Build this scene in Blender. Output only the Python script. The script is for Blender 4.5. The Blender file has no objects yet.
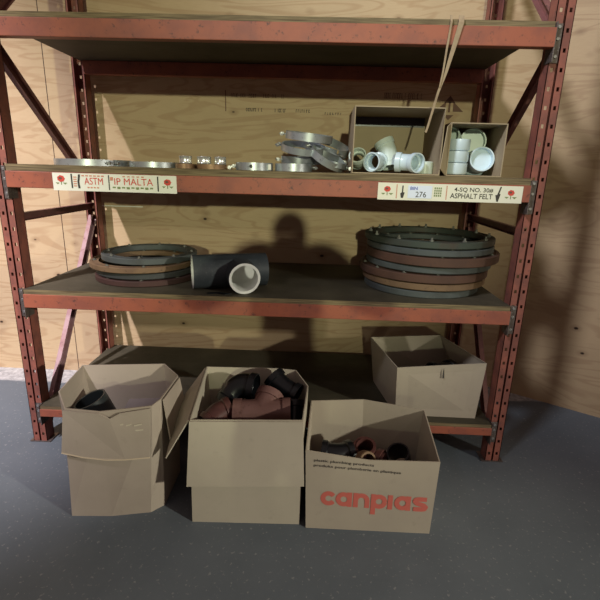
import bpy, bmesh, math, random
from mathutils import Vector, Matrix, noise
rnd = random.Random(7)
C = bpy.context.scene.collection
V = Vector
L = 2.44; PW = 0.076

# ---------------------------------------------------------------- scene objects
def obj(name, bm, mat, parent=None, smooth=False, bevel=0):
    me = bpy.data.meshes.new(name)
    if isinstance(bm, bpy.types.Mesh): me = bm
    else:
        bmesh.ops.recalc_face_normals(bm, faces=bm.faces)
        bm.to_mesh(me); bm.free()
    if smooth:
        for p in me.polygons: p.use_smooth = True
    o = bpy.data.objects.new(name, me); C.objects.link(o)
    for m in (mat if isinstance(mat, (list, tuple)) else [mat]): me.materials.append(m)
    if parent: o.parent = parent
    if bevel:
        b = o.modifiers.new('bevel', 'BEVEL'); b.width = bevel; b.segments = 2; b.limit_method = 'ANGLE'
    if smooth:
        e = o.modifiers.new('split', 'EDGE_SPLIT'); e.split_angle = math.radians(40)
    return o
def thing(name, label, cat, loc=(0, 0, 0), rot=(0, 0, 0), group=None):
    o = bpy.data.objects.new(name, None); C.objects.link(o); o.empty_display_size = .05
    o.location = loc; o.rotation_euler = rot; o['label'] = label; o['category'] = cat
    if group: o['group'] = group
    return o
def tag(o, label, cat, group=None):
    o['label'] = label; o['category'] = cat
    if group: o['group'] = group
    return o
def struct(o): o['kind'] = 'structure'; return o
def copy_part(src, name, parent, mtx=None):
    o = src.copy(); o.name = name; C.objects.link(o); o.parent = parent
    if mtx is not None: o.matrix_local = mtx
    return o

# ---------------------------------------------------------------- mesh helpers
def box(bm, x0, x1, y0, y1, z0, z1, M=None):
    v = [bm.verts.new((M @ V(c)) if M else V(c)) for c in
         ((x0,y0,z0),(x1,y0,z0),(x1,y1,z0),(x0,y1,z0),(x0,y0,z1),(x1,y0,z1),(x1,y1,z1),(x0,y1,z1))]
    for f in ((0,3,2,1),(4,5,6,7),(0,1,5,4),(1,2,6,5),(2,3,7,6),(3,0,4,7)): bm.faces.new([v[i] for i in f])
def frame_of(d):
    d = V(d).normalized(); a = V((0,0,1)) if abs(d.z) < .9 else V((1,0,0))
    x = a.cross(d).normalized(); y = d.cross(x)
    return x, y, d
def bar(bm, p, q, w, h, up=(0,0,1)):
    p, q = V(p), V(q); d = (q-p).normalized(); x = V(up).cross(d).normalized(); y = d.cross(x)
    v = [bm.verts.new(c + x*sx*w/2 + y*sy*h/2) for c in (p, q) for sx, sy in ((-1,-1),(1,-1),(1,1),(-1,1))]
    for f in ((0,3,2,1),(4,5,6,7),(0,1,5,4),(1,2,6,5),(2,3,7,6),(3,0,4,7)): bm.faces.new([v[i] for i in f])
def cyl(bm, p, q, r, n=24, r2=None):
    p, q = V(p), V(q); x, y, d = frame_of(q-p); r2 = r if r2 is None else r2
    A = [bm.verts.new(p + (x*math.cos(t)+y*math.sin(t))*r) for t in (2*math.pi*i/n for i in range(n))]
    B = [bm.verts.new(q + (x*math.cos(t)+y*math.sin(t))*r2) for t in (2*math.pi*i/n for i in range(n))]
    for i in range(n): bm.faces.new((A[i], A[(i+1)%n], B[(i+1)%n], B[i]))
    bm.faces.new(A[::-1]); bm.faces.new(B)
def rings(bm, R, close=True):
    n = len(R[0])
    m = len(R) if close else len(R)-1
    for k in range(m):
        A, B = R[k], R[(k+1) % len(R)]
        for i in range(n): bm.faces.new((A[i], A[(i+1)%n], B[(i+1)%n], B[i]))
def lathe(bm, prof, c, axis, n=32, close=True, arc=None):
    """prof: list of (radius, height) round the axis; a closed profile gives a solid ring."""
    c = V(c); x, y, d = frame_of(axis)
    R = []
    for r, h in prof:
        R.append([bm.verts.new(c + (x*math.cos(t)+y*math.sin(t))*r + d*h) for t in (2*math.pi*i/n for i in range(n))])
    rings(bm, R, close)
def sweep(bm, pts, ro, ri, n=28, cap_start=None, cap_end=None):
    """hollow tube along pts: outer radii ro, inner radii ri"""
    pts = [V(p) for p in pts]; fr = []
    t0 = (pts[1]-pts[0]).normalized(); x, y, _ = frame_of(t0)
    for i in range(len(pts)):
        t = ((pts[min(i+1, len(pts)-1)] - pts[max(i-1, 0)])).normalized()
        x = (x - t*x.dot(t)).normalized(); fr.append((x.copy(), t.cross(x)))
    def ring(i, r): return [bm.verts.new(pts[i] + (fr[i][0]*math.cos(a)+fr[i][1]*math.sin(a))*r) for a in (2*math.pi*k/n for k in range(n))]
    O = [ring(i, ro[i]) for i in range(len(pts))]; I = [ring(i, ri[i]) for i in range(len(pts))]
    rings(bm, O + I[::-1], True)
def elbow_bm(c, dA, dB, r, a, sl, sr=None, wall=.006, n=28):
    """bend between two socket mouths; r pipe radius, a arm length, sl socket length, sr socket radius"""
    c, dA, dB = V(c), V(dA).normalized(), V(dB).normalized(); sr = sr or r*1.13
    pts, ro = [], []
    A, B = c+dA*a, c+dB*a
    pts += [A+dA*sl, A+dA*.004, A]; ro += [sr, sr, r]
    for k in range(1, 10):
        t = k/10; pts.append(A*(1-t)**2 + c*2*t*(1-t) + B*t*t); ro.append(r)
    pts += [B, B+dB*.004, B+dB*sl]; ro += [r, sr, sr]
    bm = bmesh.new(); sweep(bm, pts, ro, [q-wall for q in ro], n); return bm
def bool_mesh(adds, subs):
    """adds/subs: lists of (p,q,r) cylinders"""
    def solid(p, q, r):
        b = bmesh.new(); cyl(b, p, q, r, 40); bmesh.ops.recalc_face_normals(b, faces=b.faces)
        me = bpy.data.meshes.new('tmp'); b.to_mesh(me); b.free(); o = bpy.data.objects.new('tmp', me); C.objects.link(o); return o
    objs = [solid(*a) for a in adds] ; sub = [solid(*s) for s in subs]
    base = objs[0]
    for o in objs[1:]:
        m = base.modifiers.new('u', 'BOOLEAN'); m.operation = 'UNION'; m.solver = 'EXACT'; m.object = o
    for o in sub:
        m = base.modifiers.new('d', 'BOOLEAN'); m.operation = 'DIFFERENCE'; m.solver = 'EXACT'; m.object = o
    dg = bpy.context.evaluated_depsgraph_get(); me = bpy.data.meshes.new_from_object(base.evaluated_get(dg))
    for o in objs+sub:
        d = o.data; bpy.data.objects.remove(o); bpy.data.meshes.remove(d)
    return me
def tee(name, c, dm, db, r, half, bl, mats, parent=None, collar=None, wall=.01, liner=False, rb=None, boff=0):
    c, dm, db = V(c), V(dm).normalized(), V(db).normalized()
    rb = rb or r; c2 = c+dm*boff; adds = [(c-dm*half, c+dm*half, r), (c2, c2+db*bl, rb)]
    if collar:
        cr, cl = collar
        adds += [(c-dm*half, c-dm*(half-cl), cr), (c+dm*(half-cl), c+dm*half, cr), (c+db*(bl-cl), c+db*bl, cr)]
    ri = r-wall
    subs = [(c-dm*(half+.01), c+dm*(half+.01), ri), (c2, c2+db*(bl+.01), rb-wall)]
    me = bool_mesh(adds, subs)
    me.materials.clear()
    if liner:
        for p in me.polygons:
            q = p.center - c
            am = (q - dm*q.dot(dm)).length; q2 = p.center-c2; ab = (q2 - db*q2.dot(db)).length
            if am < ri+.002 or (ab < rb-wall+.002 and q2.dot(db) > 0): p.material_index = 1
            nq = p.normal
            if abs(nq.dot(dm)) > .95 and abs(abs(q.dot(dm))-half) < .002: p.material_index = 1
            if nq.dot(db) > .95 and abs(q2.dot(db)-bl) < .002: p.material_index = 1
    return obj(name, me, mats, parent, smooth=True)

# ---------------------------------------------------------------- materials
def new_mat(name, col, rough=.6, metal=0.0, spec=.5):
    m = bpy.data.materials.new(name); m.use_nodes = True; nt = m.node_tree; b = nt.nodes['Principled BSDF']
    b.inputs['Base Color'].default_value = (*col, 1); b.inputs['Roughness'].default_value = rough
    b.inputs['Metallic'].default_value = metal; b.inputs['Specular IOR Level'].default_value = spec
    return m, nt, b
def N(nt, t, **k):
    n = nt.nodes.new(t)
    for a, v in k.items(): setattr(n, a, v)
    return n
def coords(nt, scale=(1,1,1), rot=(0,0,0), kind='Object'):
    tc = N(nt, 'ShaderNodeTexCoord'); mp = N(nt, 'ShaderNodeMapping'); mp.inputs['Scale'].default_value = scale
    mp.inputs['Rotation'].default_value = rot
    nt.links.new(tc.outputs[kind], mp.inputs[0]); return mp.outputs[0]
def noise_n(nt, vec, scale, detail=4, rough=.55, dist=0):
    n = N(nt, 'ShaderNodeTexNoise'); n.inputs['Scale'].default_value = scale; n.inputs['Detail'].default_value = detail
    n.inputs['Roughness'].default_value = rough; n.inputs['Distortion'].default_value = dist
    nt.links.new(vec, n.inputs['Vector']); return n.outputs['Fac']
def ramp(nt, fac, stops):
    r = N(nt, 'ShaderNodeValToRGB'); e = r.color_ramp.elements
    while len(e) < len(stops): e.new(.5)
    for i, (p, c) in enumerate(stops):
        e[i].position = p; e[i].color = (*c, 1) if len(c) == 3 else c
    nt.links.new(fac, r.inputs[0]); return r.outputs[0]
def mix(nt, fac, a, b, mode='MIX'):
    m = N(nt, 'ShaderNodeMix', data_type='RGBA', blend_type=mode)
    if isinstance(fac, float): m.inputs[0].default_value = fac
    else: nt.links.new(fac, m.inputs[0])
    for i, s in ((6, a), (7, b)):
        if isinstance(s, tuple): m.inputs[i].default_value = (*s, 1)
        else: nt.links.new(s, m.inputs[i])
    return m.outputs[2]
def bump(nt, b, h, strength=.3, dist=.003):
    n = N(nt, 'ShaderNodeBump'); n.inputs['Strength'].default_value = strength; n.inputs['Distance'].default_value = dist
    nt.links.new(h, n.inputs['Height']); nt.links.new(n.outputs[0], b.inputs['Normal'])
def worn(name, base, dirt, spots, rough=.6, metal=0., s1=14, s2=60, lo=.45, hi=.62, a=.55, spec=.4):
    """paint or metal with dirt clouds and small chips"""
    m, nt, b = new_mat(name, base, rough, metal, spec); v = coords(nt)
    f = ramp(nt, noise_n(nt, v, s1, 5), [(lo, (0,0,0)), (hi, (1,1,1))])
    f2 = ramp(nt, noise_n(nt, v, s2*1.3, 4, .7), [(.58, (0,0,0)), (.70, (.85,.85,.85))])
    mm = N(nt, 'ShaderNodeMath', operation='MULTIPLY'); mm.inputs[1].default_value = a; nt.links.new(f, mm.inputs[0])
    c = mix(nt, mm.outputs[0], base, dirt); c = mix(nt, f2, c, spots)
    nt.links.new(c, b.inputs['Base Color']); bump(nt, b, noise_n(nt, v, s2, 3), .15, .001)
    return m
def plywood(name, base, dark, seams, knots=True, off=0.0):
    """plywood facing: grain along local X, local Z up; seams: list of local X"""
    m, nt, b = new_mat(name, base, .62, 0, .3)
    v = coords(nt, (.55, 1, 3.2)); n1 = noise_n(nt, v, 1.6, 3, .5, 1.2)
    w = N(nt, 'ShaderNodeMath', operation='MULTIPLY'); w.inputs[1].default_value = 46; nt.links.new(n1, w.inputs[0])
    s = N(nt, 'ShaderNodeMath', operation='SINE'); nt.links.new(w.outputs[0], s.inputs[0])
    c = mix(nt, ramp(nt, s.outputs[0], [(.30, (0,0,0)), (1, (.55,.55,.55))]), base, dark)
    fine = noise_n(nt, coords(nt, (6, 1, 120)), 3, 3)
    c = mix(nt, ramp(nt, fine, [(.45, (0,0,0)), (.75, (.3,.3,.3))]), c, dark)
    blot = noise_n(nt, coords(nt, (1, 1, 1.8)), 1.7, 3)
    c = mix(nt, ramp(nt, blot, [(.35, (0,0,0)), (.75, (.35,.35,.35))]), c, tuple(q*.72 for q in base))
    if knots:
        vo = N(nt, 'ShaderNodeTexVoronoi'); vo.inputs['Scale'].default_value = 4.6; nt.links.new(coords(nt, (1, .02, 1.5)), vo.inputs['Vector'])
        vo.inputs['Randomness'].default_value = 1
        k = ramp(nt, vo.outputs['Distance'], [(.0, (1,1,1)), (.05, (1,1,1)), (.075, (.0,.0,.0))])
        halo = ramp(nt, vo.outputs['Distance'], [(.03, (.7,.7,.7)), (.20, (0,0,0))])
        gate = ramp(nt, vo.outputs['Color'], [(.22, (0,0,0)), (.26, (1,1,1))])
        c = mix(nt, halo, c, tuple(q*.75 for q in dark))
        c = mix(nt, mix(nt, gate, (0,0,0), k), c, (.035,.018,.01))
    tc = N(nt, 'ShaderNodeTexCoord'); sx = N(nt, 'ShaderNodeSeparateXYZ'); nt.links.new(tc.outputs['Object'], sx.inputs[0])
    for q in seams:
        cmp_ = N(nt, 'ShaderNodeMath', operation='COMPARE'); cmp_.inputs[1].default_value = q; cmp_.inputs[2].default_value = .0028
        nt.links.new(sx.outputs[0], cmp_.inputs[0]); c = mix(nt, cmp_.outputs[0], c, (.05,.03,.02))
    nt.links.new(c, b.inputs['Base Color']); bump(nt, b, fine, .12, .001)
    return m
M = {}
M['ply'] = plywood('wall_plywood', (.53,.39,.24), (.38,.235,.13), [-.29, -1.51, 3.2])
M['ply_r'] = plywood('right_wall_plywood', (.50,.36,.21), (.36,.23,.13), [1.9])
# floor
m, nt, b = new_mat('concrete', (.2,.2,.2), .75, 0, .3); v = coords(nt)
c = ramp(nt, noise_n(nt, v, 1.3, 6, .6), [(.3, (.100,.120,.142)), (.7, (.145,.168,.194))])
c = mix(nt, ramp(nt, noise_n(nt, v, 55, 3), [(.62, (0,0,0)), (.70, (.35,.35,.35))]), c, (.42,.42,.42))
sx = N(nt, 'ShaderNodeSeparateXYZ'); nt.links.new(v, sx.inputs[0])
ad = N(nt, 'ShaderNodeMath', operation='MULTIPLY_ADD'); ad.inputs[1].default_value = .05; nt.links.new(noise_n(nt, v, 9, 4), ad.inputs[0]); nt.links.new(sx.outputs[1], ad.inputs[2])
back_strip = ramp(nt, ad.outputs[0], [(.735, (0,0,0)), (.76, (1,1,1))])  # paler mottled strip of floor along the back wall
c = mix(nt, back_strip, c, ramp(nt, noise_n(nt, v, 26, 5, .7), [(.35, (.27,.27,.28)), (.62, (.52,.52,.53))]))
nt.links.new(c, b.inputs['Base Color']); bump(nt, b, noise_n(nt, v, 40, 4), .15, .002); M['floor'] = m
def deck_mat(name, a, bb):
    m, nt, b = new_mat(name, a, .7, 0, .35); v = coords(nt)
    c = ramp(nt, noise_n(nt, v, 3.2, 6, .65), [(.32, a), (.68, bb)])
    c = mix(nt, ramp(nt, noise_n(nt, coords(nt, (3, 60, 3)), 2, 3), [(.5, (0,0,0)), (.8, (.35,.35,.35))]), c, tuple(q*.5 for q in a))
    nt.links.new(c, b.inputs['Base Color']); bump(nt, b, noise_n(nt, v, 60, 3), .15, .001); return m
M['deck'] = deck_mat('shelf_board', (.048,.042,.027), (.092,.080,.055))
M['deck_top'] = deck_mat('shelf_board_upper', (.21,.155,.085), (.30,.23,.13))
m, nt, b = new_mat('board_edge', (.2,.14,.07), .8); v = coords(nt, (2, 2, 60))
c = ramp(nt, noise_n(nt, v, 3, 4), [(.35, (.09,.062,.032)), (.65, (.23,.175,.09))]); nt.links.new(c, b.inputs['Base Color']); M['edge'] = m
M['rack'] = worn('orange_rack_paint', (.30,.10,.072), (.15,.06,.05), (.09,.05,.045), .55, s1=11, s2=40, lo=.38, a=.7)
M['beam'] = worn('orange_beam_paint', (.33,.098,.058), (.21,.07,.055), (.08,.04,.035), .52, s1=8, s2=34, lo=.42, a=.65)
M['brace'] = worn('brace_paint', (.24,.10,.09), (.12,.06,.055), (.06,.04,.04), .5, s1=9, s2=40)
M['brace_pale'] = worn('scuffed_brace_paint', (.40,.25,.27), (.30,.12,.115), (.2,.1,.1), .6, s1=12, s2=30)
M['joint'] = worn('worn_joint_steel', (.16,.13,.12), (.07,.05,.05), (.35,.33,.32), .45, .5, s1=30, s2=80)
M['bolt'] = new_mat('zinc_bolt', (.55,.55,.55), .35, .9)[0]
M['galv'] = worn('galvanised_band', (.52,.56,.58), (.34,.37,.39), (.22,.24,.25), .38, .75, s1=10, s2=70, a=.5)
M['galv_dark'] = worn('dull_steel_band', (.26,.28,.29), (.14,.15,.15), (.09,.09,.09), .45, .6, s1=10, s2=70, a=.6)
M['chrome'] = new_mat('bright_steel', (.86,.87,.85), .26, .75)[0]
M['copper'] = worn('copper_band', (.33,.20,.115), (.20,.12,.07), (.14,.08,.05), .45, .35)
M['pvc'] = new_mat('white_pvc', (.64,.77,.84), .28, 0, .5)[0]
M['pvc_warm'] = new_mat('cream_pvc', (.62,.71,.66), .3, 0, .5)[0]
M['lining'] = new_mat('white_tee_lining', (.80,.82,.78), .35)[0]
M['tee_black'] = worn('dark_coated_iron', (.050,.062,.070), (.034,.040,.045), (.10,.11,.11), .5, 0, s1=12, s2=55)
M['abs'] = new_mat('black_abs', (.006,.007,.009), .3, 0, .5)[0]
M['pipe_black'] = new_mat('black_pipe', (.022,.028,.03), .4, 0, .5)[0]
M['brown_pvc'] = worn('copper_brown_plastic', (.20,.11,.098), (.14,.07,.06), (.10,.05,.04), .33, .15, s1=6, s2=30)
M['brown_dark'] = worn('dark_brown_plastic', (.10,.04,.035), (.05,.02,.02), (.04,.02,.02), .35)
M['grey_ring'] = worn('grey_iron_ring', (.085,.098,.098), (.05,.052,.05), (.12,.12,.11), .6, .2, s1=7, s2=50)
M['green_ring'] = worn('greenish_iron_ring', (.055,.068,.055), (.075,.045,.035), (.05,.05,.05), .6, .2, s1=5, s2=50)
M['tan_ring'] = worn('tan_rusted_ring', (.20,.125,.07), (.12,.07,.045), (.08,.05,.035), .7, .1, s1=7, s2=50)
M['rust_ring'] = worn('rust_brown_ring', (.10,.05,.034), (.06,.033,.026), (.055,.035,.03), .7, .1, s1=6, s2=50)
M['maroon_ring'] = worn('dark_maroon_ring', (.065,.03,.026), (.04,.021,.019), (.04,.02,.02), .7, .1, s1=6, s2=50)
M['dark_ring'] = worn('charcoal_ring', (.05,.054,.054), (.045,.045,.045), (.10,.10,.09), .6, .2, s1=6, s2=50)
M['cream'] = new_mat('cream_sign', (.78,.76,.62), .6)[0]
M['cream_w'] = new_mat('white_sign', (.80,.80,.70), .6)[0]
M['ink'] = new_mat('black_ink', (.045,.04,.035), .7)[0]
M['ink_soft'] = new_mat('faded_stamp_ink', (.16,.085,.06), .8)[0]
M['redink'] = new_mat('red_ink', (.62,.07,.05), .7)[0]
M['redink2'] = new_mat('faded_red_ink', (.62,.27,.18), .7)[0]
M['greenink'] = new_mat('leaf_green_ink', (.22,.27,.12), .7)[0]
M['blueink'] = new_mat('blue_ink', (.10,.14,.45), .7)[0]
M['paper'] = new_mat('white_label_paper', (.72,.78,.90), .6)[0]
M['canred'] = new_mat('box_print_red', (.55,.13,.10), .8)[0]
M['strap'] = worn('jute_strap', (.36,.27,.17), (.22,.15,.10), (.45,.3,.22), .9)
M['tape'] = new_mat('clear_tape', (.62,.56,.44), .2, 0, .6)[0]
M['shadeband'] = new_mat('dark_shade_band', (.030,.026,.030), .35)[0]  # dark colour for the shade painted inside the large carton
def card(name, a, bb, sc=2.5):
    m, nt, b = new_mat(name, a, .85, 0, .2); v = coords(nt)
    c = ramp(nt, noise_n(nt, v, sc, 5, .6), [(.3, a), (.72, bb)])
    c = mix(nt, ramp(nt, noise_n(nt, v, 22, 4), [(.62, (0,0,0)), (.8, (.4,.4,.4))]), c, tuple(q*.62 for q in a))
    nt.links.new(c, b.inputs['Base Color'])
    bump(nt, b, noise_n(nt, coords(nt, (60, 60, 2)), 2, 2), .2, .001); return m
M['card1'] = card('brown_cardboard', (.44,.375,.31), (.36,.305,.25))
M['card2'] = card('tan_cardboard', (.50,.45,.36), (.43,.385,.305))
M['card3'] = card('pale_cardboard', (.43,.375,.295), (.37,.32,.26))
M['cardA'] = card('small_carton_cardboard', (.40,.32,.21), (.33,.26,.17))
M['cardgrey'] = card('grey_card', (.30,.27,.27), (.25,.22,.22))
M['card_edge'] = new_mat('torn_card_edge', (.60,.50,.36), .9)[0]
M['skin'] = new_mat('skin', (.55,.33,.24), .5)[0]
M['jacket'] = new_mat('dark_jacket', (.05,.06,.08), .9)[0]
M['jeans'] = new_mat('jeans', (.04,.06,.12), .9)[0]
M['hair'] = new_mat('hair', (.03,.02,.015), .6)[0]

# ---------------------------------------------------------------- setting
def plane_obj(name, verts, mat, thick, loc=(0,0,0), rz=0):
    bm = bmesh.new(); (x0, x1, z0, z1) = verts
    box(bm, x0, x1, 0, thick, z0, z1); o = obj(name, bm, mat); o.location = loc; o.rotation_euler.z = rz; return struct(o)
WY = .925
bm = bmesh.new(); box(bm, -4, 7, -15, 1.2, -.1, 0); fl = struct(obj('floor', bm, M['floor']))
wb = plane_obj('wall_back', (-4, 2.80, 0, 4.2), M['ply'], .018, (0, WY, 0))
ang = math.atan2(-.566, .824)
wr = plane_obj('wall_right', (0, 3.6, 0, 4.2), M['ply_r'], .018, (2.80, WY, 0), ang)
# grade stamps printed on the plywood (small thin ink marks on the wall sheet)
def ink_rects(name, rects, mat, parent, y=-.0012):
    bm = bmesh.new()
    for (x0, x1, z0, z1) in rects: box(bm, x0, x1, y, y+.001, z0, z1)
    return obj(name, bm, mat, parent)
def marks(x0, x1, z, h, gap=.010, seed=1):
    r = random.Random(seed); out = []; x = x0
    while x < x1:
        w = r.uniform(.004, .010)
        if r.random() < .82:
            out.append((x, x+w*.45, z-h/2, z+h/2))
            if r.random() < .7: out.append((x, x+w, z+h/2-.004, z+h/2))
            if r.random() < .5: out.append((x, x+w, z-h/2, z-h/2+.004))
        x += w + gap*.5
    return out
ink_rects('grade_stamp', marks(.90, 1.25, 1.955, .022, seed=3) + [(.862, .868, 1.86, 1.985)], M['ink_soft'], wb)
ink_rects('grade_stamp', marks(.995, 1.10, 1.873, .020, .003, seed=4) + marks(1.18, 1.25, 1.872, .022, .003, seed=5) + marks(1.30, 1.40, 1.872, .018, .012, seed=6)+marks(1.5, 1.6, 1.86, .014, .02, seed=9), M['ink'], wb)
ink_rects('grade_stamp', marks(1.86, 2.10, 1.975, .032, .008, seed=8), M['ink_soft'], wb)
bm = bmesh.new()     # triangular stamp with a pale middle and two uprights
def tri(bm, pts, y=-.0012):
    if y: pts = [(2.282+(a-2.282)*.78, 1.925+(b_-1.925)*.78) for a, b_ in pts]
    f = [bm.verts.new((x, y, z)) for x, z in pts]; g = [bm.verts.new((x, y+.001, z)) for x, z in pts]
    bm.faces.new(f); bm.faces.new(g[::-1])
    for i in range(len(pts)): bm.faces.new((f[i], f[(i+1)%len(pts)], g[(i+1)%len(pts)], g[i]))
cx, cz = 2.282, 1.925
tri(bm, [(cx-.115, cz-.045), (cx-.03, cz-.045), (cx-.03, cz+.03)]); tri(bm, [(cx+.115, cz-.045), (cx+.03, cz-.045), (cx+.03, cz+.03)])
tri(bm, [(cx-.045, cz+.02), (cx+.045, cz+.02), (cx, cz+.075)]); tri(bm, [(cx-.04, cz-.07), (cx+.04, cz-.07), (cx, cz-.11)])
tri(bm, [(cx-.008, cz-.05), (cx+.008, cz-.05), (cx+.008, cz+.03), (cx-.008, cz+.03)])
obj('grade_stamp', bm, M['ink_soft'], wb)
bm = bmesh.new(); box(bm, -.02, .285, WY-.004, WY, 1.236, 1.243); struct(obj('light_sliver_1', bm, M['cream_w']))  # thin pale strip painting in a sliver of light on the wall

# ---------------------------------------------------------------- the rack
rack = thing('pallet_rack', 'orange-red painted steel pallet rack with boarded shelves against a plywood wall', 'shelving rack')
PITCH = .0762
def post_bm(x0, y0, flip, H=3.0):
    """x0 left face, y0 front face, width PW, depth .072; perforated plate at the front (flip: at the rear)"""
    bm = bmesh.new(); t = .003; d = .072; x1 = x0+PW
    yf0, yf1 = (y0, y0+t) if not flip else (y0+d-t, y0+d)
    g = .005; hw = .0125; hh = .017; xm = (x0+x1)/2
    for a, b_ in ((x0, xm-g/2), (xm+g/2, x1)):
        mid = (a+b_)/2
        box(bm, a, mid-hw/2, yf0, yf1, 0, H); box(bm, mid+hw/2, b_, yf0, yf1, 0, H)
        z = 0; zc = .05
        while zc < H:
            box(bm, mid-hw/2, mid+hw/2, yf0, yf1, z, zc-hh/2); z = zc+hh/2; zc += PITCH
        box(bm, mid-hw/2, mid+hw/2, yf0, yf1, z, H)
    gy0, gy1 = (y0+.009, y0+.012) if not flip else (y0+d-.012, y0+d-.009)
    box(bm, xm-g/2-.002, xm+g/2+.002, gy0, gy1, 0, H)
    for s in (-1, 1):
        xa = xm+s*(g/2+.0012)
        box(bm, xa-.0012, xa+.0012, min(y0, gy0) if not flip else gy0, gy1 if not flip else y0+d, 0, H)
    for a in (x0, x1-t): box(bm, a, a+t, y0, y0+d, 0, H)
    # return lips at the open side
    yl0, yl1 = (y0+d-t, y0+d) if not flip else (y0, y0+t)
    box(bm, x0, x0+.012, yl0, yl1, 0, H); box(bm, x1-.012, x1, yl0, yl1, 0, H)
    return bm
posts = {}
for side, x0, y0, flip in (('l', -PW, 0, False), ('r', L, 0, False), ('l', -.050, .80, True), ('r', L-.018, .80, True)):
    p = obj('upright_post', post_bm(x0, y0, flip), M['rack'], rack); posts[(side, flip)] = p
    bm = bmesh.new(); box(bm, x0-.02, x0+PW+.02, y0-.005, y0+.085, 0, .006)
    obj('foot_plate', bm, M['joint'], p)
def channel(bm, p, q, w, xdir):
    """C-section brace lying in the end frame's plane"""
    p, q = V(p), V(q); d = (q-p).normalized(); x = V((1,0,0)); y = d.cross(x)
    off = y*(w/2)
    bar(bm, p, q, .003, w, up=x if abs(d.z) > .99 else (1,0,0)) if False else None
    for c0, a, b_ in ((x*0, w, .003), (off-off*.06+x*xdir*.012, .003, .027), (-off+off*.06+x*xdir*.012, .003, .027)):
        P, Q = p+c0, q+c0
        v = [bm.verts.new(c + y*sy*a/2 + x*sx*b_/2) for c in (P, Q) for sx, sy in ((-1,-1),(1,-1),(1,1),(-1,1))]
        for f in ((0,3,2,1),(4,5,6,7),(0,1,5,4),(1,2,6,5),(2,3,7,6),(3,0,4,7)): bm.faces.new([v[i] for i in f])
for s, X, xd in (('l', -.036, 1), ('r', L+.040, -1)):
    for (ya, za, yb, zb, mt, w) in ((.045, 2.03, .83, 1.385, 'brace', .058), (.83, 1.17, .05, .075, 'brace_pale' if s == 'l' else 'brace', .060), (.045, 2.12, .83, 2.80, 'brace', .055)):
        bm = bmesh.new(); channel(bm, (X, ya, za), (X, yb, zb), w, xd); obj('diagonal_brace', bm, M[mt], rack)
    bm = bmesh.new(); channel(bm, (X, .045, 1.245), (X, .83, 1.245), .040, xd); obj('horizontal_brace', bm, M['brace'], rack)
levels = ((1.395, 1.471, .031), (.800, .871, .024), (.178, .222, .019), (2.035, 2.11, .025))
beams = []
for k, (zb, zt, th) in enumerate(levels):
    for front in (True, False):
        bm = bmesh.new()
        y0, y1 = (-.034, .012) if front else (.852, .872)
        xa, xb = (0, L) if front else (.03, L-.02)
        if front:
            box(bm, xa, xb, y0, y1, zb, zt)
        else:
            y0, y1 = .782, .83; box(bm, xa, xb, y0, y1, zb, zt)
        bo = obj('beam', bm, M['beam'], rack, bevel=.003); beams.append(bo)
        for s in (0, 1):
            bm = bmesh.new()
            if front:
                xs = (-.034, .004) if s == 0 else (L-.004, L+.034)
                box(bm, xs[0], xs[1], -.006, -.001, zb-.055, zt+.022)
                xs2 = (-.001, .004) if s == 0 else (L-.004, L+.001)
                box(bm, xs2[0], xs2[1], -.034, .04, zb-.055, zt+.022)
                cn = obj('connector', bm, M['joint'], bo, bevel=.001)
                bm = bmesh.new()
                xc = (xs[0]+xs[1])/2 + (-.004 if s == 0 else .004)
                for zz in (zb-.03, (zb+zt)/2, zt+.008): cyl(bm, (xc, -.012, zz), (xc, -.005, zz), .0075, 6)
                if k < 3:
                    for zz in (zb+.015, zt-.01): cyl(bm, (xc+.012*(1-2*s), -.011, zz), (xc+.012*(1-2*s), -.005, zz), .006, 6)
                # (bolts and plate make up one connector)
                bmx = bmesh.new(); bmx.from_mesh(cn.data); tmp = bpy.data.meshes.new('t'); bm.to_mesh(tmp); bmx.from_mesh(tmp)
                n0 = len(cn.data.polygons)
                bmx.to_mesh(cn.data); bmx.free(); bm.free(); cn.data.materials.append(M['bolt'])
                for p in cn.data.polygons:
                    if p.index >= n0: p.material_index = 1
    bm = bmesh.new(); zt2 = zt+th
    y1 = .872
    box(bm, .006 if k != 2 else .006, L-.006, -.030 if k != 3 else -.02, y1, zt+.0005, zt2)
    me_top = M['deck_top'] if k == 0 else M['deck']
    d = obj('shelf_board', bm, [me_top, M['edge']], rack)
    for p in d.data.polygons:
        if abs(p.normal.z) < .5: p.material_index = 1
beam1 = beams[0]
Z1 = 1.471+.031+.001; Z2 = .871+.024+.001; Z3 = .222+.019+.001

# signs on the top shelf's front beam ------------------------------------------------
def text_fit(name, s, rect, mat, parent, O, U, W_, lift=.0012, offset=0.0):
    """text stretched to rect (u0,u1,v0,v1) on the plane O + U*u + W*v"""
    cu = bpy.data.curves.new('t', 'FONT'); cu.body = s; cu.offset = offset; cu.resolution_u = 3
    o = bpy.data.objects.new('t', cu); C.objects.link(o)
    dg = bpy.context.evaluated_depsgraph_get(); me = bpy.data.meshes.new_from_object(o.evaluated_get(dg))
    bpy.data.objects.remove(o); bpy.data.curves.remove(cu)
    xs = [v.co.x for v in me.vertices]; ys = [v.co.y for v in me.vertices]
    x0, x1, y0, y1 = min(xs), max(xs), min(ys), max(ys); u0, u1, v0, v1 = rect
    n = V(U).cross(V(W_)).normalized()
    for v in me.vertices:
        u = u0+(v.co.x-x0)/(x1-x0)*(u1-u0); w = v0+(v.co.y-y0)/(y1-y0)*(v1-v0)
        v.co = V(O)+V(U)*u+V(W_)*w+n*lift
    me.materials.clear()
    return obj(name, me, mat, parent)
def flat(bm, pts, O, U, W_, lift):
    n = V(U).cross(V(W_)).normalized()
    f = [bm.verts.new(V(O)+V(U)*a+V(W_)*b_+n*lift) for a, b_ in pts]; bm.faces.new(f)
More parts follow.
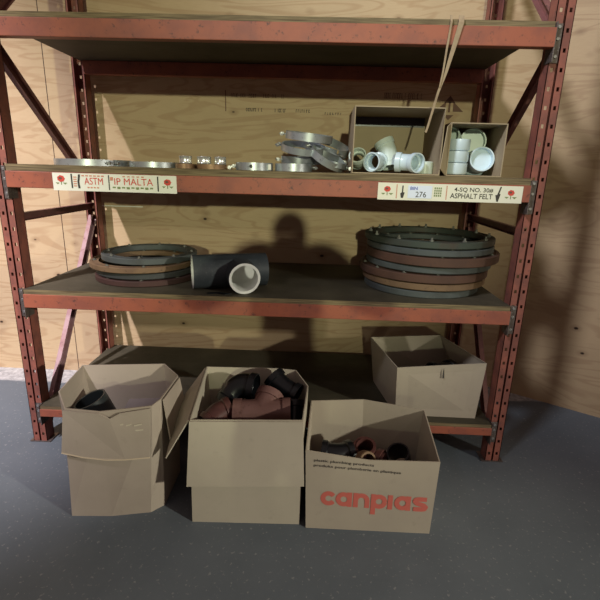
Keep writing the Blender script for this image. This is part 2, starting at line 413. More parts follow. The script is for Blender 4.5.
def disc(cx, cy, rx, ry=None, n=14, jag=0):
    ry = ry or rx
    return [(cx+math.cos(2*math.pi*i/n)*rx*(1+jag*(i%2)), cy+math.sin(2*math.pi*i/n)*ry*(1+jag*(i%2))) for i in range(n)]
YS = -.0352
def sign(x0, x1, z0, z1, mat):
    bm = bmesh.new(); box(bm, x0, x1, YS-.0012, YS+.001, z0, z1)
    return obj('sign_strip', bm, mat, beam1)
O0 = (0, YS-.0012, 0); U0 = (1,0,0); W0 = (0,0,1)
def patch(name, shapes, mat, parent, lift=.001):
    for s in shapes:
        bm = bmesh.new(); flat(bm, s, O0, U0, W0, lift); o = obj(name, bm, mat, parent)
    return o
def rect(x0, x1, z0, z1): return [(x0, z0), (x1, z0), (x1, z1), (x0, z1)]
def rose(cx, cz, parent, r=.019, leaf=True):
    patch('rose_emblem', [disc(cx, cz, r, r*.85, 14, -.12)], M['redink'], parent)
    patch('rose_shading', [disc(cx-.003, cz+.002, r*.45, r*.3, 9)], M['ink_soft'], parent, .0016)
    if leaf: patch('leaf_print', [[(cx-.028, cz-.018), (cx-.018, cz-.026), (cx-.008, cz-.018)], [(cx+.028, cz-.018), (cx+.018, cz-.027), (cx+.006, cz-.018)], rect(cx-.002, cx+.002, cz-.028, cz-.014)], M['greenink'], parent)
s1 = sign(.228, .812, 1.388, 1.468, M['cream_w'])
rose(.268, 1.442, s1); 
patch('ink_bar', [rect(.315, .322, 1.40, 1.465), [(.347, 1.400), (.357, 1.400), (.354, 1.43), (.361, 1.463), (.351, 1.463), (.345, 1.43)], rect(.492, .497, 1.396, 1.463), rect(.722, .728, 1.396, 1.463)], M['ink'], s1)
patch('small_print', [rect(.326, .342, z, z+.005) for z in (1.408, 1.418, 1.428, 1.438, 1.448)] + [rect(.50, .515, 1.44, 1.455)], M['redink2'], s1)
text_fit('sign_lettering', 'ASTM', (.378, .466, 1.418, 1.450), M['redink'], s1, O0, U0, W0, offset=.0)
patch('small_print', [rect(.366+i*.0185, .366+i*.0185+.013, 1.455, 1.4605) for i in range(6)] + [rect(.39+i*.015, .40+i*.015, 1.402, 1.408) for i in range(4)], M['redink2'], s1)
text_fit('sign_lettering', 'IP MALTA', (.520, .702, 1.421, 1.451), M['redink'], s1, O0, U0, W0, offset=.0)
patch('small_print', [rect(.51+i*.022, .525+i*.022, 1.405-(i%2)*.003, 1.412) for i in range(9)], M['greenink'], s1)
patch('small_print', [rect(.56+i*.022, .572+i*.022, 1.456, 1.461) for i in range(5)], M['redink2'], s1)
rose(.770, 1.438, s1, .018)
s2 = sign(1.745, 2.402, 1.390, 1.466, M['cream'])
rose(1.788, 1.438, s2, .016)
patch('ink_bar', [rect(1.829, 1.833, 1.397, 1.46)], M['redink2'], s2)
patch('ink_bar', [[(1.852, 1.40), (1.862, 1.40), (1.868, 1.425), (1.861, 1.425), (1.861, 1.455), (1.855, 1.455), (1.855, 1.425), (1.848, 1.42)], [(2.288, 1.395), (2.295, 1.395), (2.303, 1.43), (2.297, 1.43), (2.305, 1.462), (2.299, 1.462), (2.288, 1.425), (2.280, 1.425)]], M['ink'], s2)
lb = patch('paper_label', [rect(1.882, 1.992, 1.400, 1.457)], M['paper'], s2, .0014)
text_fit('label_lettering', 'BIN', (1.892, 1.925, 1.437, 1.451), M['blueink'], s2, O0, U0, W0, .0022, .02)
text_fit('label_lettering', '276', (1.918, 1.966, 1.405, 1.430), M['ink'], s2, O0, U0, W0, .0022, .0)
patch('small_print', [rect(2.002+i*.009, 2.008+i*.009, 1.41+j*.011, 1.418+j*.011) for i in range(4) for j in range(4)], M['greenink'], s2)
patch('ink_bar', [rect(2.056, 2.060, 1.397, 1.46)], M['redink2'], s2)
text_fit('sign_lettering', '4-SQ NO. 30#', (2.092, 2.268, 1.432, 1.454), M['ink'], s2, O0, U0, W0, offset=.008)
text_fit('sign_lettering', 'ASPHALT FELT', (2.076, 2.268, 1.405, 1.428), M['ink'], s2, O0, U0, W0, offset=.008)
rose(2.350, 1.436, s2, .016)
for o in s1.children[:0]: pass

# ---------------------------------------------------------------- iron rings (shelf two)
def bolt_mesh():
    bm = bmesh.new(); cyl(bm, (0,0,-.002), (0,0,.010), .0115, 6); cyl(bm, (0,0,.010), (0,0,.022), .006, 8)
    bmesh.ops.recalc_face_normals(bm, faces=bm.faces); me = bpy.data.meshes.new('bolt'); bm.to_mesh(me); bm.free(); me.materials.append(M['bolt_rusty']); return me
M['bolt_rusty'] = worn('weathered_bolt', (.17,.17,.15), (.10,.08,.07), (.3,.3,.28), .55, .4)
BM = bolt_mesh()
def iron_ring(cx, cy, z, R, w, t, mat, label, group, nb=0, tilt=(0,0), ph=0, bs=.45):
    o = thing('iron_ring', label, 'flange ring', (cx, cy, z), (tilt[0], tilt[1], 0), group)
    bm = bmesh.new(); c = .004; ri = R-w
    prof = [(ri+c, 0), (R-c, 0), (R, c), (R, t-c), (R-c, t), (R-w*.35, t), (R-w*.40, t-.003) , (ri+.006, t-.003), (ri+.002, t-.001), (ri, t-.005), (ri, c)]
    lathe(bm, prof, (0,0,0), (0,0,1), 72); obj('ring_body', bm, mat, o, smooth=True)
    for k in range(nb):
        a = ph+2*math.pi*k/nb; bo = bpy.data.objects.new('bolt', BM); C.objects.link(bo); bo.parent = o
        bo.location = ((R-w*.55)*math.cos(a), (R-w*.55)*math.sin(a), t-.004); bo.rotation_euler.z = a; bo.scale.z = bs
    return o
LG = 'iron rings stacked left of the black tee'
z = Z2; cx, cy = .485, .365
iron_ring(cx+.02, cy-.005, z, .285, .05, .031, M['maroon_ring'], 'dark maroon iron ring at the bottom of the left stack', LG, 8, ph=.2); z += .0355
iron_ring(cx+.015, cy+.005, z, .278, .05, .031, M['dark_ring'], 'charcoal iron ring, second from the bottom of the left stack', LG, 8, ph=.5); z += .0355
iron_ring(cx-.005, cy, z, .288, .05, .031, M['tan_ring'], 'tan rusted iron ring, second from the top of the left stack', LG, 8, ph=.35); z += .0355
iron_ring(cx+.025, cy+.03, z, .265, .052, .034, M['grey_ring'], 'smooth grey iron ring on top of the left stack', LG, 8, ph=.1, bs=.6)
RG = 'iron rings stacked at the right end of the shelf'
z = Z2; cx, cy = 2.11, .405
RR = [(.315, .034, 'grey_ring', (-.035, -.03), 'pale grey iron ring at the very bottom of the tall right stack'),
      (.340, .034, 'tan_ring', (-.02, -.01), 'olive-tan iron ring, second from the bottom of the right stack'),
      (.356, .042, 'rust_ring', (-.025, 0), 'brown iron ring, third from the bottom of the right stack'),
      (.344, .032, 'grey_ring', (.0, 0), 'grey iron ring in the middle of the right stack'),
      (.362, .046, 'rust_ring', (.018, -.005), 'thick rust-brown iron ring jutting right, third from top of the right stack'),
      (.346, .032, 'grey_ring', (.0, -.01), 'grey iron ring just below the topmost ring of the right stack'),
      (.354, .034, 'green_ring', (-.005, .0), 'greenish-brown iron ring studded with bolts, topmost of the right stack')]
for i, (R, t, mm, (dx, dy), lab) in enumerate(RR):
    iron_ring(cx+dx, cy+dy, z, R, .055, t, M[mm], lab, RG, 12 if i in (6, 4, 2, 5) else 8, ph=.13+.21*i, bs=1 if i == 6 else .45); z += t+.006

# black tee with white lining
t0 = thing('pipe_tee', 'black coated pipe tee with white lining lying on the middle shelf', 'pipe fitting', (1.025, .17, Z2))
tee('tee_body', (-.01, 0, .089), V((1, .36, 0)), V((.36, -1, -.05)), .088, .195, .175, [M['tee_black'], M['lining']], t0, wall=.013, liner=True, rb=.080, boff=.048)
bm = bmesh.new(); flatpts = [(0,0), (.05,.01), (.09,-.005), (.12,.012), (.06,.03), (.01,.022)]
lo = [bm.verts.new((x, y, 0)) for x, y in flatpts]; hi = [bm.verts.new((x, y, .004)) for x, y in flatpts]
bm.faces.new(lo[::-1]); bm.faces.new(hi)
for i in range(6): bm.faces.new((lo[i], lo[(i+1)%6], hi[(i+1)%6], hi[i]))
sc = obj('plastic_scrap', bm, M['abs']); sc.location = (.93, .005, Z2); tag(sc, 'small black plastic scrap lying in front of the black tee', 'scrap')

# ---------------------------------------------------------------- bands on the top shelf
def band_bm(R, h, t=.003, a0=0, a1=2*math.pi, n=56):
    bm = bmesh.new(); R_ = []
    full = abs(a1-a0-2*math.pi) < 1e-3; m = n if full else n+1
    for k in range(m):
        a = a0+(a1-a0)*k/n; ca, sa = math.cos(a), math.sin(a)
        R_.append([bm.verts.new((r*ca, r*sa, zz)) for r, zz in ((R, 0), (R, h), (R-t, h), (R-t, 0))])
    for k in range(m if full else m-1):
        A, B = R_[k], R_[(k+1)%m]
        for i in range(4): bm.faces.new((A[i], A[(i+1)%4], B[(i+1)%4], B[i]))
    if not full: bm.faces.new(R_[0]); bm.faces.new(R_[-1][::-1])
    return bm
def clamp(name, label, cat, loc, rot, R, h, mat, lug_angle=None, group=None, lug=.028, t=.003, lugmat=None):
    o = thing(name, label, cat, loc, rot, group)
    gap = .06 if lug_angle is not None else 0
    la = lug_angle or 0
    obj('band', band_bm(R, h, t, la+gap, la+2*math.pi-gap), mat, o, smooth=True)
    if lug_angle is not None:
        d = V((math.cos(la), math.sin(la), 0)); s = V((-math.sin(la), math.cos(la), 0))
        for q in (-1, 1):
            bm = bmesh.new(); p = d*(R-t)+s*q*(R*gap)
            bar(bm, p+V((0,0,h/2)), p+d*lug+V((0,0,h/2)), .004, h, up=s)  # ear
            bmesh.ops.recalc_face_normals(bm, faces=bm.faces)
            obj('clamp_ear', bm, lugmat or mat, o)
        bm = bmesh.new(); c0 = d*(R+lug*.55)+V((0,0,h/2))
        cyl(bm, c0-s*(R*gap+.022), c0+s*(R*gap+.022), .0045, 8)
        cyl(bm, c0+s*(R*gap+.006), c0+s*(R*gap+.014), .0095, 6); cyl(bm, c0-s*(R*gap+.014), c0-s*(R*gap+.006), .0095, 6)
        obj('bolt', bm, M['bolt'], o)
    return o
clamp('band_clamp', 'large flat galvanised band ring with a bolted clasp, leftmost on the top shelf', 'band ring', (.318, .20, Z1), (0,0,0), .182, .030, M['galv'], math.radians(-38), t=.006)
clamp('band_clamp', 'smaller flat galvanised band ring overlapping the copper bands at its right', 'band ring', (.645, .185, Z1), (0,0,0), .128, .026, M['galv'], math.radians(20), t=.006)
cg = 'copper bands left of centre on the top shelf'; sg = 'bright steel collars standing on the copper bands'
clamp('copper_band', 'copper band lying under the leftmost bright steel collar', 'copper band', (.812, .115, Z1), (0,0,0), .046, .022, M['copper'], group=cg, t=.004)
clamp('copper_band', 'wider copper band under the two right-hand bright steel collars', 'copper band', (.945, .125, Z1), (0,0,0), .072, .022, M['copper'], math.radians(0), cg, .03, .004)
clamp('copper_band', 'brown copper band behind and left of the steel collars, next to the galvanised ring', 'copper band', (.800, .235, Z1), (0,0,0), .055, .022, M['copper'], group=cg, t=.004)
for (x, y, R, lab) in ((.817, .115, .030, 'leftmost of the three bright steel collars on the copper bands'), (.905, .13, .034, 'middle one of the three bright steel collars, widest'), (.985, .13, .028, 'rightmost of the three bright steel collars on the copper bands')):
    o = thing('steel_collar', lab, 'steel collar', (x, y, Z1+.0225), (0,0,0), sg)
    bm = bmesh.new(); lathe(bm, [(R, 0), (R+.002, .004), (R, .008), (R, .030), (R+.002, .034), (R+.001, .036), (R-.003, .036), (R-.004, .030), (R-.004, 0)], (0,0,0), (0,0,1), 40)
    obj('collar_wall', bm, M['chrome'], o, smooth=True)
o = clamp('band_clamp', 'single low galvanised band with a round hole, left of the clamp pile', 'band clamp', (1.150, .155, Z1), (0,0,.0), .092, .036, M['galv'], math.radians(178), lug=.018)
bm = bmesh.new(); a = math.radians(-93); cyl(bm, V((math.cos(a), math.sin(a), 0))*.0915+V((0,0,.018)), V((math.cos(a), math.sin(a), 0))*.0935+V((0,0,.018)), .008, 14); obj('bolt_hole', bm, M['ink'], o)
bm = bmesh.new(); a = math.radians(-32); pc = V((math.cos(a), math.sin(a), 0))*.0945; 
box(bm, pc.x-.008, pc.x+.008, pc.y-.003, pc.y-.001, .004, .030); obj('paper_tag', bm, M['cream_w'], o)
# pile
pg = 'grey band clamps heaped beside the open carton'
pile = [
 # x, y, z(center), R, h, rot(x,y,z), mat, lug angle, label
 (1.345, .17, Z1, .092, .036, (0,0,0), 'galv', 20, 'grey band clamp lying flat at the lower left of the clamp heap'),
 (1.365, .245, Z1+.040, .088, .034, (.04,0,.3), 'galv_dark', 175, 'dull band clamp lying flat on the back of the heap, bolt at its left'),
 (1.385, .185, Z1+.096, .106, .032, (.22,.10,0), 'galv', 170, 'pale band clamp arching below the topmost one in the heap'),
 (1.415, .215, Z1+.150, .118, .034, (.10,.10,0), 'galv', 176, 'topmost pale band clamp of the heap with its bolt at the left'),
 (1.505, .145, Z1+.052, .095, .034, (.22,.52,-.1), 'galv', 178, 'band clamp tilted down to the right at the front of the heap'),
 (1.480, .275, Z1+.085, .108, .034, (.14,.38,.1), 'galv_dark', 0, 'dark band clamp tilted right behind the front tilted one'),
 (1.548, .120, Z1+.024, .058, .026, (.10,.20,.4), 'galv_dark', 330, 'small dark band clamp at the lower right corner of the heap, touching the carton'),
 (1.440, .330, Z1+.045, .100, .034, (.10,-.12,.2), 'galv_dark', 200, 'dark band clamp half buried at the very back of the heap'),
 (1.515, .345, Z1+.110, .105, .044, (.30,.30,.0), 'galv', 300, 'broad grey band at the upper right back of the heap, beside the carton'),
]
for (x, y, zc, R, h, rot, mt, la, lab) in pile:
    clamp('band_clamp', lab, 'band clamp', (x, y, zc + (R*abs(math.sin(rot[1]))*.0)), rot, R, h, M[mt], math.radians(la), pg, .034, .004, M['galv_dark'])
o = thing('copper_band', 'small reddish copper band seen inside the grey clamp heap', 'copper band', (1.34, .22, Z1+.038)); obj('band', band_bm(.040, .022, .004), M['copper'], o, smooth=True)

# ---------------------------------------------------------------- cartons lying open towards the room (top shelf)
def side_carton(name, label, x0, x1, y0, y1, h, skew=0):
    """carton on its side, mouth towards -Y"""
    o = thing(name, label, 'cardboard box', ((x0+x1)/2, y0, Z1)); w = (x1-x0)/2; d = y1-y0; t = .005
    bm = bmesh.new()
    box(bm, -w, w, 0, d, 0, t); box(bm, -w, w, 0, d, h-t, h); box(bm, -w, -w+t, 0, d, t, h-t); box(bm, w-t, w, 0, d, t, h-t); box(bm, -w+t, w-t, d-t, d, t, h-t)
    for v in bm.verts: v.co.x += skew*v.co.z
    obj('carton', bm, M['cardA'], o, bevel=.001)
    return o
cA = side_carton('cardboard_box', 'large open carton of white pipe elbows on its side on the top shelf', 1.625, 2.036, .035, .42, .296, .0)
bm = bmesh.new(); box(bm, -.195, .195, -.022, .0, .0, .004); obj('flap', bm, M['cardA'], cA)
bm = bmesh.new()   # shade under the carton top, painted as a dark strip across the back panel
box(bm, -.195, .195, .3765, .379, .242, .289); obj('tape_shade_strip', bm, M['shadeband'], cA)
cB = side_carton('cardboard_box', 'smaller open carton of white pipe caps near the right post', 2.068, 2.326, .045, .33, .236, .0)
bm = bmesh.new(); v = [bm.verts.new(p) for p in ((-.129, 0, .0), (-.129, 0, .232), (-.150, -.03, .215), (-.165, -.03, .03))]; bm.faces.new(v)
f = obj('flap', bm, M['cardA'], cB); sd = f.modifiers.new('s', 'SOLIDIFY'); sd.thickness = .004

# white fittings -----------------------------------------------------------------
ZF = Z1+.0065
def fit(name, bm, mat, lab, cat='pipe fitting', group=None): 
    o = obj(name, bm, mat, None, smooth=True); return tag(o, lab, cat, group)
wg = 'white pipe fittings in the large open carton'
fit('pipe_elbow', elbow_bm((1.672, .215, ZF+.050), (-.1, .9, .12), (-.2, -.7, .45), .036, .030, .028, .043), M['pvc_warm'], 'cream pipe elbow at the far left inside the large open carton', 'pipe elbow', wg)
fit('pipe_elbow', elbow_bm((1.757, .165, ZF+.048), (-.62, -.85, .0), (.30, .9, .1), .038, .030, .026, .0455), M['pvc'], 'white pipe elbow with its round mouth facing the room, left of the tall elbow', 'pipe elbow', wg)
fit('pipe_elbow', elbow_bm((1.825, .245, ZF+.092), (-.42, .30, .85), (.12, -.25, -.85), .045, .044, .026, .0505), M['pvc_warm'], 'tall cream elbow standing upright in the middle of the large open carton', 'pipe elbow', wg)
fit('pipe_elbow', elbow_bm((1.905, .120, ZF+.050), (-.95, .35, .03), (.50, -.85, -.03), .039, .034, .028, .046), M['pvc'], 'white elbow with open mouth towards the front right of the large open carton', 'pipe elbow', wg)
bm = bmesh.new(); lathe(bm, [(.001, .058), (.036, .058), (.040, .054), (.040, 0), (.034, 0), (.034, .05), (.001, .05)], (1.992, .165, ZF), (0,0,1), 32)
fit('pipe_end_fitting', bm, M['pvc_warm'], 'small cream pipe cap standing at the right end of the large open carton', 'pipe cap', wg)
cg2 = 'white pipe caps in the smaller carton'
def cap(c, axis, R, h, lab, mat='pvc', name='pipe_end_fitting'):
    bm = bmesh.new(); lathe(bm, [(.001, h*.45), (R-.006, h*.45), (R-.006, h), (R, h), (R, .010), (R-.005, .002), (R-.012, 0), (.001, 0)], c, axis, 40, close=False)
    return fit(name, bm, M[mat], lab, 'pipe cap', cg2)
capx, capy = 2.132, .145
cap((capx+.002, capy, ZF), (0,0,1), .0575, .0535, 'white pipe cap at the bottom of the three stacked in the smaller carton')
cap((capx+.004, capy+.003, ZF+.0545), (0,0,1), .0575, .0535, 'white pipe cap in the middle of the three stacked in the smaller carton')
cap((capx+.008, capy, ZF+.109), (0,0,1), .054, .0535, 'white pipe cap topmost of the three stacked in the smaller carton')
cap((2.261, .190, ZF+.066), V((-.04, -1, .20)), .0585, .055, 'white round cap facing the room at the lower right of the smaller carton')
cap((2.240, .275, ZF+.158), V((-.12, -1, .10)), .064, .045, 'cream round cap facing the room at the top of the smaller carton', 'pvc_warm')
cap((2.138, .262, ZF+.165), V((-.55, -.8, .35)), .052, .05, 'cream cap tipped sideways behind the stacked caps, upper left of the smaller carton', 'pvc_warm')
cap((2.262, .268, ZF+.0), V((0, 0, 1)), .050, .045, 'white cap hidden low behind the round cap in the smaller carton')

# hanging strap
def ribbon(bm, pts, w, t=.004):
    pts = [V(p) for p in pts]; prev = None
    for i, p in enumerate(pts):
        d = (pts[min(i+1, len(pts)-1)]-pts[max(0, i-1)]).normalized(); x = V((0,1,0)).cross(d).normalized(); wi = w[i]
        q = [bm.verts.new(p+x*sx*wi/2+V((0,1,0))*sy*t/2) for sx, sy in ((-1,-1),(1,-1),(1,1),(-1,1))]
        if prev:
            for k in range(4): bm.faces.new((prev[k], prev[(k+1)%4], q[(k+1)%4], q[k]))
        else: bm.faces.new(q)
        prev = q
    bm.faces.new(prev[::-1])
stp = thing('hanging_strap', 'thin tan strap hanging from above in front of the large open carton', 'strap', (1.988, -.04, 2.12))
bm = bmesh.new(); ribbon(bm, [(.055, .02, .03), (.052, 0, .0), (.03, 0, -.10), (.01, 0, -.19), (-.015, .0, -.27), (-.045, 0, -.41), (-.052, 0, -.435)], [.022, .022, .018, .012, .010, .009, .009]); obj('strap', bm, M['strap'], stp)
bm = bmesh.new(); ribbon(bm, [(.012, .02, .03), (.010, -.004, .0), (.002, -.004, -.1), (-.004, -.004, -.19), (-.012, -.004, -.25)], [.008, .008, .008, .007, .006]); obj('strap_strand', bm, M['strap'], stp)

# ---------------------------------------------------------------- open cardboard boxes
def open_box(name, label, base, rim, mat, t=.005):
    """walls lofted from base outline to rim outline, open at the top"""
    bc = sum((V((p[0], p[1], 0)) for p in base), V())/len(base)
    o = thing(name, label, 'cardboard box', (bc.x, bc.y, base[0][2] if len(base[0]) > 2 else 0))
    z0 = base[0][2] if len(base[0]) > 2 else 0
    off = V((bc.x, bc.y, z0)); bm = bmesh.new(); n = len(base)
    B = [bm.verts.new(V((p[0], p[1], z0))-off) for p in base]; R_ = [bm.verts.new(V(p)-off) for p in rim]
    Bi = []; Ri = []
    rc = sum((V(p) for p in rim), V())/n
    def inset(pts, cen):
        out = []
        for i in range(n):
            p = V(pts[i]).to_3d() if len(pts[i]) > 2 else V((*pts[i], z0)); a = V(pts[i-1][:2]); b_ = V(pts[i][:2]); c = V(pts[(i+1)%n][:2])
            e1 = (b_-a).normalized(); e2 = (c-b_).normalized(); n1 = V((-e1.y, e1.x)); n2 = V((-e2.y, e2.x)); nn = (n1+n2).normalized()
            q = p.copy(); k = t/max(.4, nn.dot(n1)); q.x += nn.x*k; q.y += nn.y*k; out.append(q)
        return out
    Bi = [bm.verts.new(p-off+V((0,0,t))) for p in inset([(p[0], p[1]) for p in base], bc)]
    Ri = [bm.verts.new(p-off) for p in inset(rim, rc)]
    for i in range(n):
        j = (i+1)%n
        bm.faces.new((B[i], B[j], R_[j], R_[i])); bm.faces.new((Bi[j], Bi[i], Ri[i], Ri[j])); bm.faces.new((R_[i], R_[j], Ri[j], Ri[i]))
    bm.faces.new(B[::-1]); bm.faces.new(Bi)
    obj('carton', bm, mat, o); o['off'] = tuple(off)
    return o, off
def flap(parent, off, pts, mat, t=.005, name='flap'):
    bm = bmesh.new(); vs = [V(p)-off for p in pts]; nn = (vs[1]-vs[0]).cross(vs[2]-vs[0]).normalized()
    f = [bm.verts.new(v+nn*t/2) for v in vs]; g = [bm.verts.new(v-nn*t/2) for v in vs]; n = len(pts)
    bm.faces.new(f); bm.faces.new(g[::-1])
    for i in range(n): bm.faces.new((f[i], f[(i+1)%n], g[(i+1)%n], g[i]))
    return obj(name, bm, mat, parent)
# box 1: worn brown box at the left
b1base = [(.425,-.545), (.60,-.535), (.765,-.50), (.812,-.45), (.80,-.13), (.42,-.17), (.39,-.28), (.40,-.46)]
b1rim = [(.448,-.540,.533), (.60,-.548,.530), (.818,-.540,.562), (.838,-.49,.566), (.832,-.22,.548), (.728,-.10,.552), (.335,-.155,.552), (.362,-.425,.548)]
# eight matching corners: keep orders aligned
b1base = [(.425,-.545), (.60,-.535), (.765,-.50), (.812,-.45), (.812,-.20), (.765,-.13), (.415,-.17), (.40,-.43)]
box1, off1 = open_box('cardboard_box', 'worn brown open box with a black pipe in it, leftmost on the floor', b1base, b1rim, M['card1'])
flap(box1, off1, [(.447,-.5475,.528), (.60,-.556,.526), (.645,-.558,.505),(.69,-.556,.532), (.816,-.5475,.556), (.803,-.562,.335), (.700,-.566,.322), (.62,-.568,.318), (.52,-.566,.324), (.428,-.562,.338)], M['card1'])
f = flap(box1, off1, [(.428,-.5625,.338), (.52,-.5665,.324), (.62,-.5685,.318), (.70,-.5665,.322), (.803,-.5625,.335), (.803,-.5635,.330), (.70,-.5675,.317), (.62,-.5695,.313), (.52,-.5675,.319), (.428,-.5635,.333)], M['card_edge'], name='torn_flap_edge', t=.006)
f['label'] = 'pale torn edge along the bottom of the hanging flap'
flap(box1, off1, [(.845,-.48,.560), (.840,-.23,.542), (.865,-.22,.36), (.862,-.47,.36)], M['card1'])
for (a, b_, c, d) in ((.665, .474, .700, .486), (.712, .480, .735, .488), (.745, .482, .778, .490), (.668, .446, .72, .452), (.725, .454, .782, .464)):
    flap(box1, off1, [(a, -.5585+(.53-b_)*.06-.004, b_), (c, -.5585+(.53-d)*.06-.004, d), (c, -.5585+(.53-d)*.06-.004, d-.006), (a, -.5585+(.53-b_)*.06-.004, b_-.007)], M['tape'], .001, 'tape_shade_strip')
# grey card sheet inside box 1, and the pipe
bm = bmesh.new(); box(bm, -.10, .10, -.13, .13, 0, .006); sh = obj('card_sheet', bm, M['cardgrey']); sh.location = (.690, -.325, .395); sh.rotation_euler = (.05, -.04, .08)
tag(sh, 'flat grey card sheet lying inside the leftmost floor box', 'card sheet')
bm = bmesh.new(); box(bm, -.075, .075, -.13, .13, 0, .36); fb = obj('packed_carton', bm, M['card1'], None, bevel=.004); fb.location = (.705, -.325, .012); fb.rotation_euler = (0, 0, .06)
tag(fb, 'closed brown carton packed under the grey card sheet in the leftmost box', 'carton')
ax = V((-.35, -.12, .92)).normalized(); pc = V((.455, -.345, .472))
bm = bmesh.new(); lathe(bm, [(.074, 0), (.074, -.30), (.066, -.30), (.066, 0)], (0,0,0), (0,0,1), 40)
pp = obj('black_pipe', bm, M['pipe_black'], None, smooth=True); pp.location = pc; pp.rotation_euler = V((0,0,1)).rotation_difference(ax).to_euler()
tag(pp, 'short black pipe with open end tilted up in the leftmost floor box', 'pipe')
# box 2: middle
b2base = [(.966,-.545), (1.438,-.530), (1.445,-.28), (1.435,-.10), (1.20,-.09), (.975,-.10)]
b2rim = [(.972,-.540,.505), (1.442,-.536,.522), (1.458,-.20,.51), (1.392,-.045,.52), (1.29,-.035,.522), (.928,-.045,.520)]
box2, off2 = open_box('cardboard_box', 'tan open box of black and copper-brown fittings, middle one on the floor', b2base, b2rim, M['card2'])
flap(box2, off2, [(.972,-.546,.502), (1.442,-.542,.519), (1.455,-.575,.235), (.960,-.585,.215)], M['card2'])
flap(box2, off2, [(.966,-.54,.500), (.924,-.05,.516), (.83,-.20,.40), (.870,-.56,.33)], M['card2'])
bm = bmesh.new(); rr = random.Random(2)
# fittings in box 2
bg = 'fittings heaped in the middle floor box'
def rest(): pass
o = tee('pipe_tee', (1.250,-.335,.435), V((1, .06, .03)), V((.30, .85, .50)), .060, .130, .105, [M['brown_pvc']], None, collar=(.066, .036), wall=.008)
tag(o, 'large copper-brown pipe tee on top of the heap in the middle box', 'pipe tee', bg)
fit('pipe_elbow', elbow_bm((1.110,-.185,.500), (-.35,-.35,-.85), (1,-.22,-.05), .060, .062, .035, .067), M['abs'], 'glossy black elbow curving over the back of the middle box', 'pipe elbow', bg)
fit('pipe_elbow', elbow_bm((1.050,-.355,.430), (-.5,-.5,-.5), (.55,.3,.1), .055, .030, .03, .062), M['brown_dark'], 'dark brown elbow at the front left of the middle box', 'pipe elbow', bg)
fit('pipe_elbow', elbow_bm((1.335,-.16,.475), (-.45,.3,.35), (.75,-.3,-.25), .050, .05, .03, .058), M['abs'], 'black elbow at the back right of the middle box', 'pipe elbow', bg)
fit('pipe_elbow', elbow_bm((1.395,-.30,.40), (.0,.45,.8), (.05,-.5,-.6), .036, .05, .03, .044), M['abs'], 'black elbow squeezed against the right wall of the middle box', 'pipe elbow', bg)
for i, (x, y, z, dA, dB, mt, lab) in enumerate((
    (1.08,-.42,.26, (-1,.1,.2), (.3,.8,0), 'abs', 'black elbow low at the front left under the brown one in the middle box'),
    (1.22,-.42,.28, (-1,.1,-.2), (1,.3,.0), 'brown_dark', 'dark brown coupling low at the front of the middle box'),
    (1.34,-.38,.25, (.4,-1,0), (.2,.9,.3), 'abs', 'black coupling low at the front right of the middle box'),
    (1.08,-.20,.28, (-.6,.8,.2), (.6,-.8,.3), 'abs', 'black coupling low at the back left of the middle box'),
    (1.25,-.19,.27, (-1,0,0), (1,.1,.2), 'brown_dark', 'dark brown coupling low at the back of the middle box'))):
    fit('pipe_elbow', elbow_bm((x, y, z), dA, dB, .052, .045, .03, .060), M[mt], lab, 'pipe elbow', bg)
bm = bmesh.new(); box(bm, -.20, .20, -.19, .19, 0, .17); fb = obj('packed_carton', bm, M['card2'], None, bevel=.004); fb.location = (1.205, -.315, .012)
tag(fb, 'closed carton at the bottom of the middle floor box', 'carton')
# box 3: canplas
b3base = [(1.468,-.548), (1.74,-.548), (2.008,-.548), (2.012,-.17), (1.75,-.13), (1.478,-.15)]
b3rim = [(1.456,-.543,.386), (1.72,-.543,.352), (2.018,-.543,.358), (2.026,-.20,.408), (1.735,-.135,.418), (1.474,-.16,.412)]
box3, off3 = open_box('cardboard_box', 'pale open box with red canplas lettering, rightmost on the floor', b3base, b3rim, M['card3'])
# lettering on its front
O3 = V((1.490,-.550,0)); U3 = (V((2.005,-.520,0))-O3).normalized(); 
def front_pt(x, z):
    """point on the box 3 front face (two panels, fold at the middle)"""
    pts = [(0, 1), (1, 2)]
    for i, j in pts:
        B0, B1, R0, R1 = V((*b3base[i], 0)), V((*b3base[j], 0)), V(b3rim[i]), V(b3rim[j])
        for _ in (0,):
            s = (x-B0.x)/(B1.x-B0.x)
            for _k in range(6):
                bot = B0.lerp(B1, s); top = R0.lerp(R1, s); w = z/top.z; p = bot.lerp(top, w); s += (x-p.x)/(B1.x-B0.x)
            if s <= 1 or j == 2:
                return p
def on_front(me_obj, y_off=-.0007):
    for v in me_obj.data.vertices:
        p = front_pt(v.co.x, max(.0, v.co.z)); v.co = p+V((0, y_off+(v.co.y if abs(v.co.y) < .01 else 0), 0))-off3
def stroke_glyph(bm, paths, w, u, z, s, n=8):
    """thick rounded strokes in the XZ plane; u,z origin, s scale"""
    for path in paths:
        P = [V((u+a*s, 0, z+b_*s)) for a, b_ in path]
        for a, b_ in zip(P, P[1:]):
            stroke_glyph.k = getattr(stroke_glyph, 'k', 0)+1
            d = (b_-a).normalized(); nrm = V((-d.z, 0, d.x))*w/2
            kk = V((0, -6e-6*stroke_glyph.k, 0)); f = [bm.verts.new(q+kk) for q in (a+nrm, b_+nrm, b_-nrm, a-nrm)]; bm.faces.new(f)
        for q in P[1:-1]:
            stroke_glyph.k += 1; kk = V((0, -6e-6*stroke_glyph.k, 0)); f = [bm.verts.new(q+kk+V((math.cos(2*math.pi*k/12), 0, math.sin(2*math.pi*k/12)))*w/2) for k in range(12)]; bm.faces.new(f)
def arc(cx, cy, r, a0, a1, n=10): return [(cx+r*math.cos(math.radians(a0+(a1-a0)*k/n)), cy+r*math.sin(math.radians(a0+(a1-a0)*k/n))) for k in range(n+1)]
SW = .30
r = .35
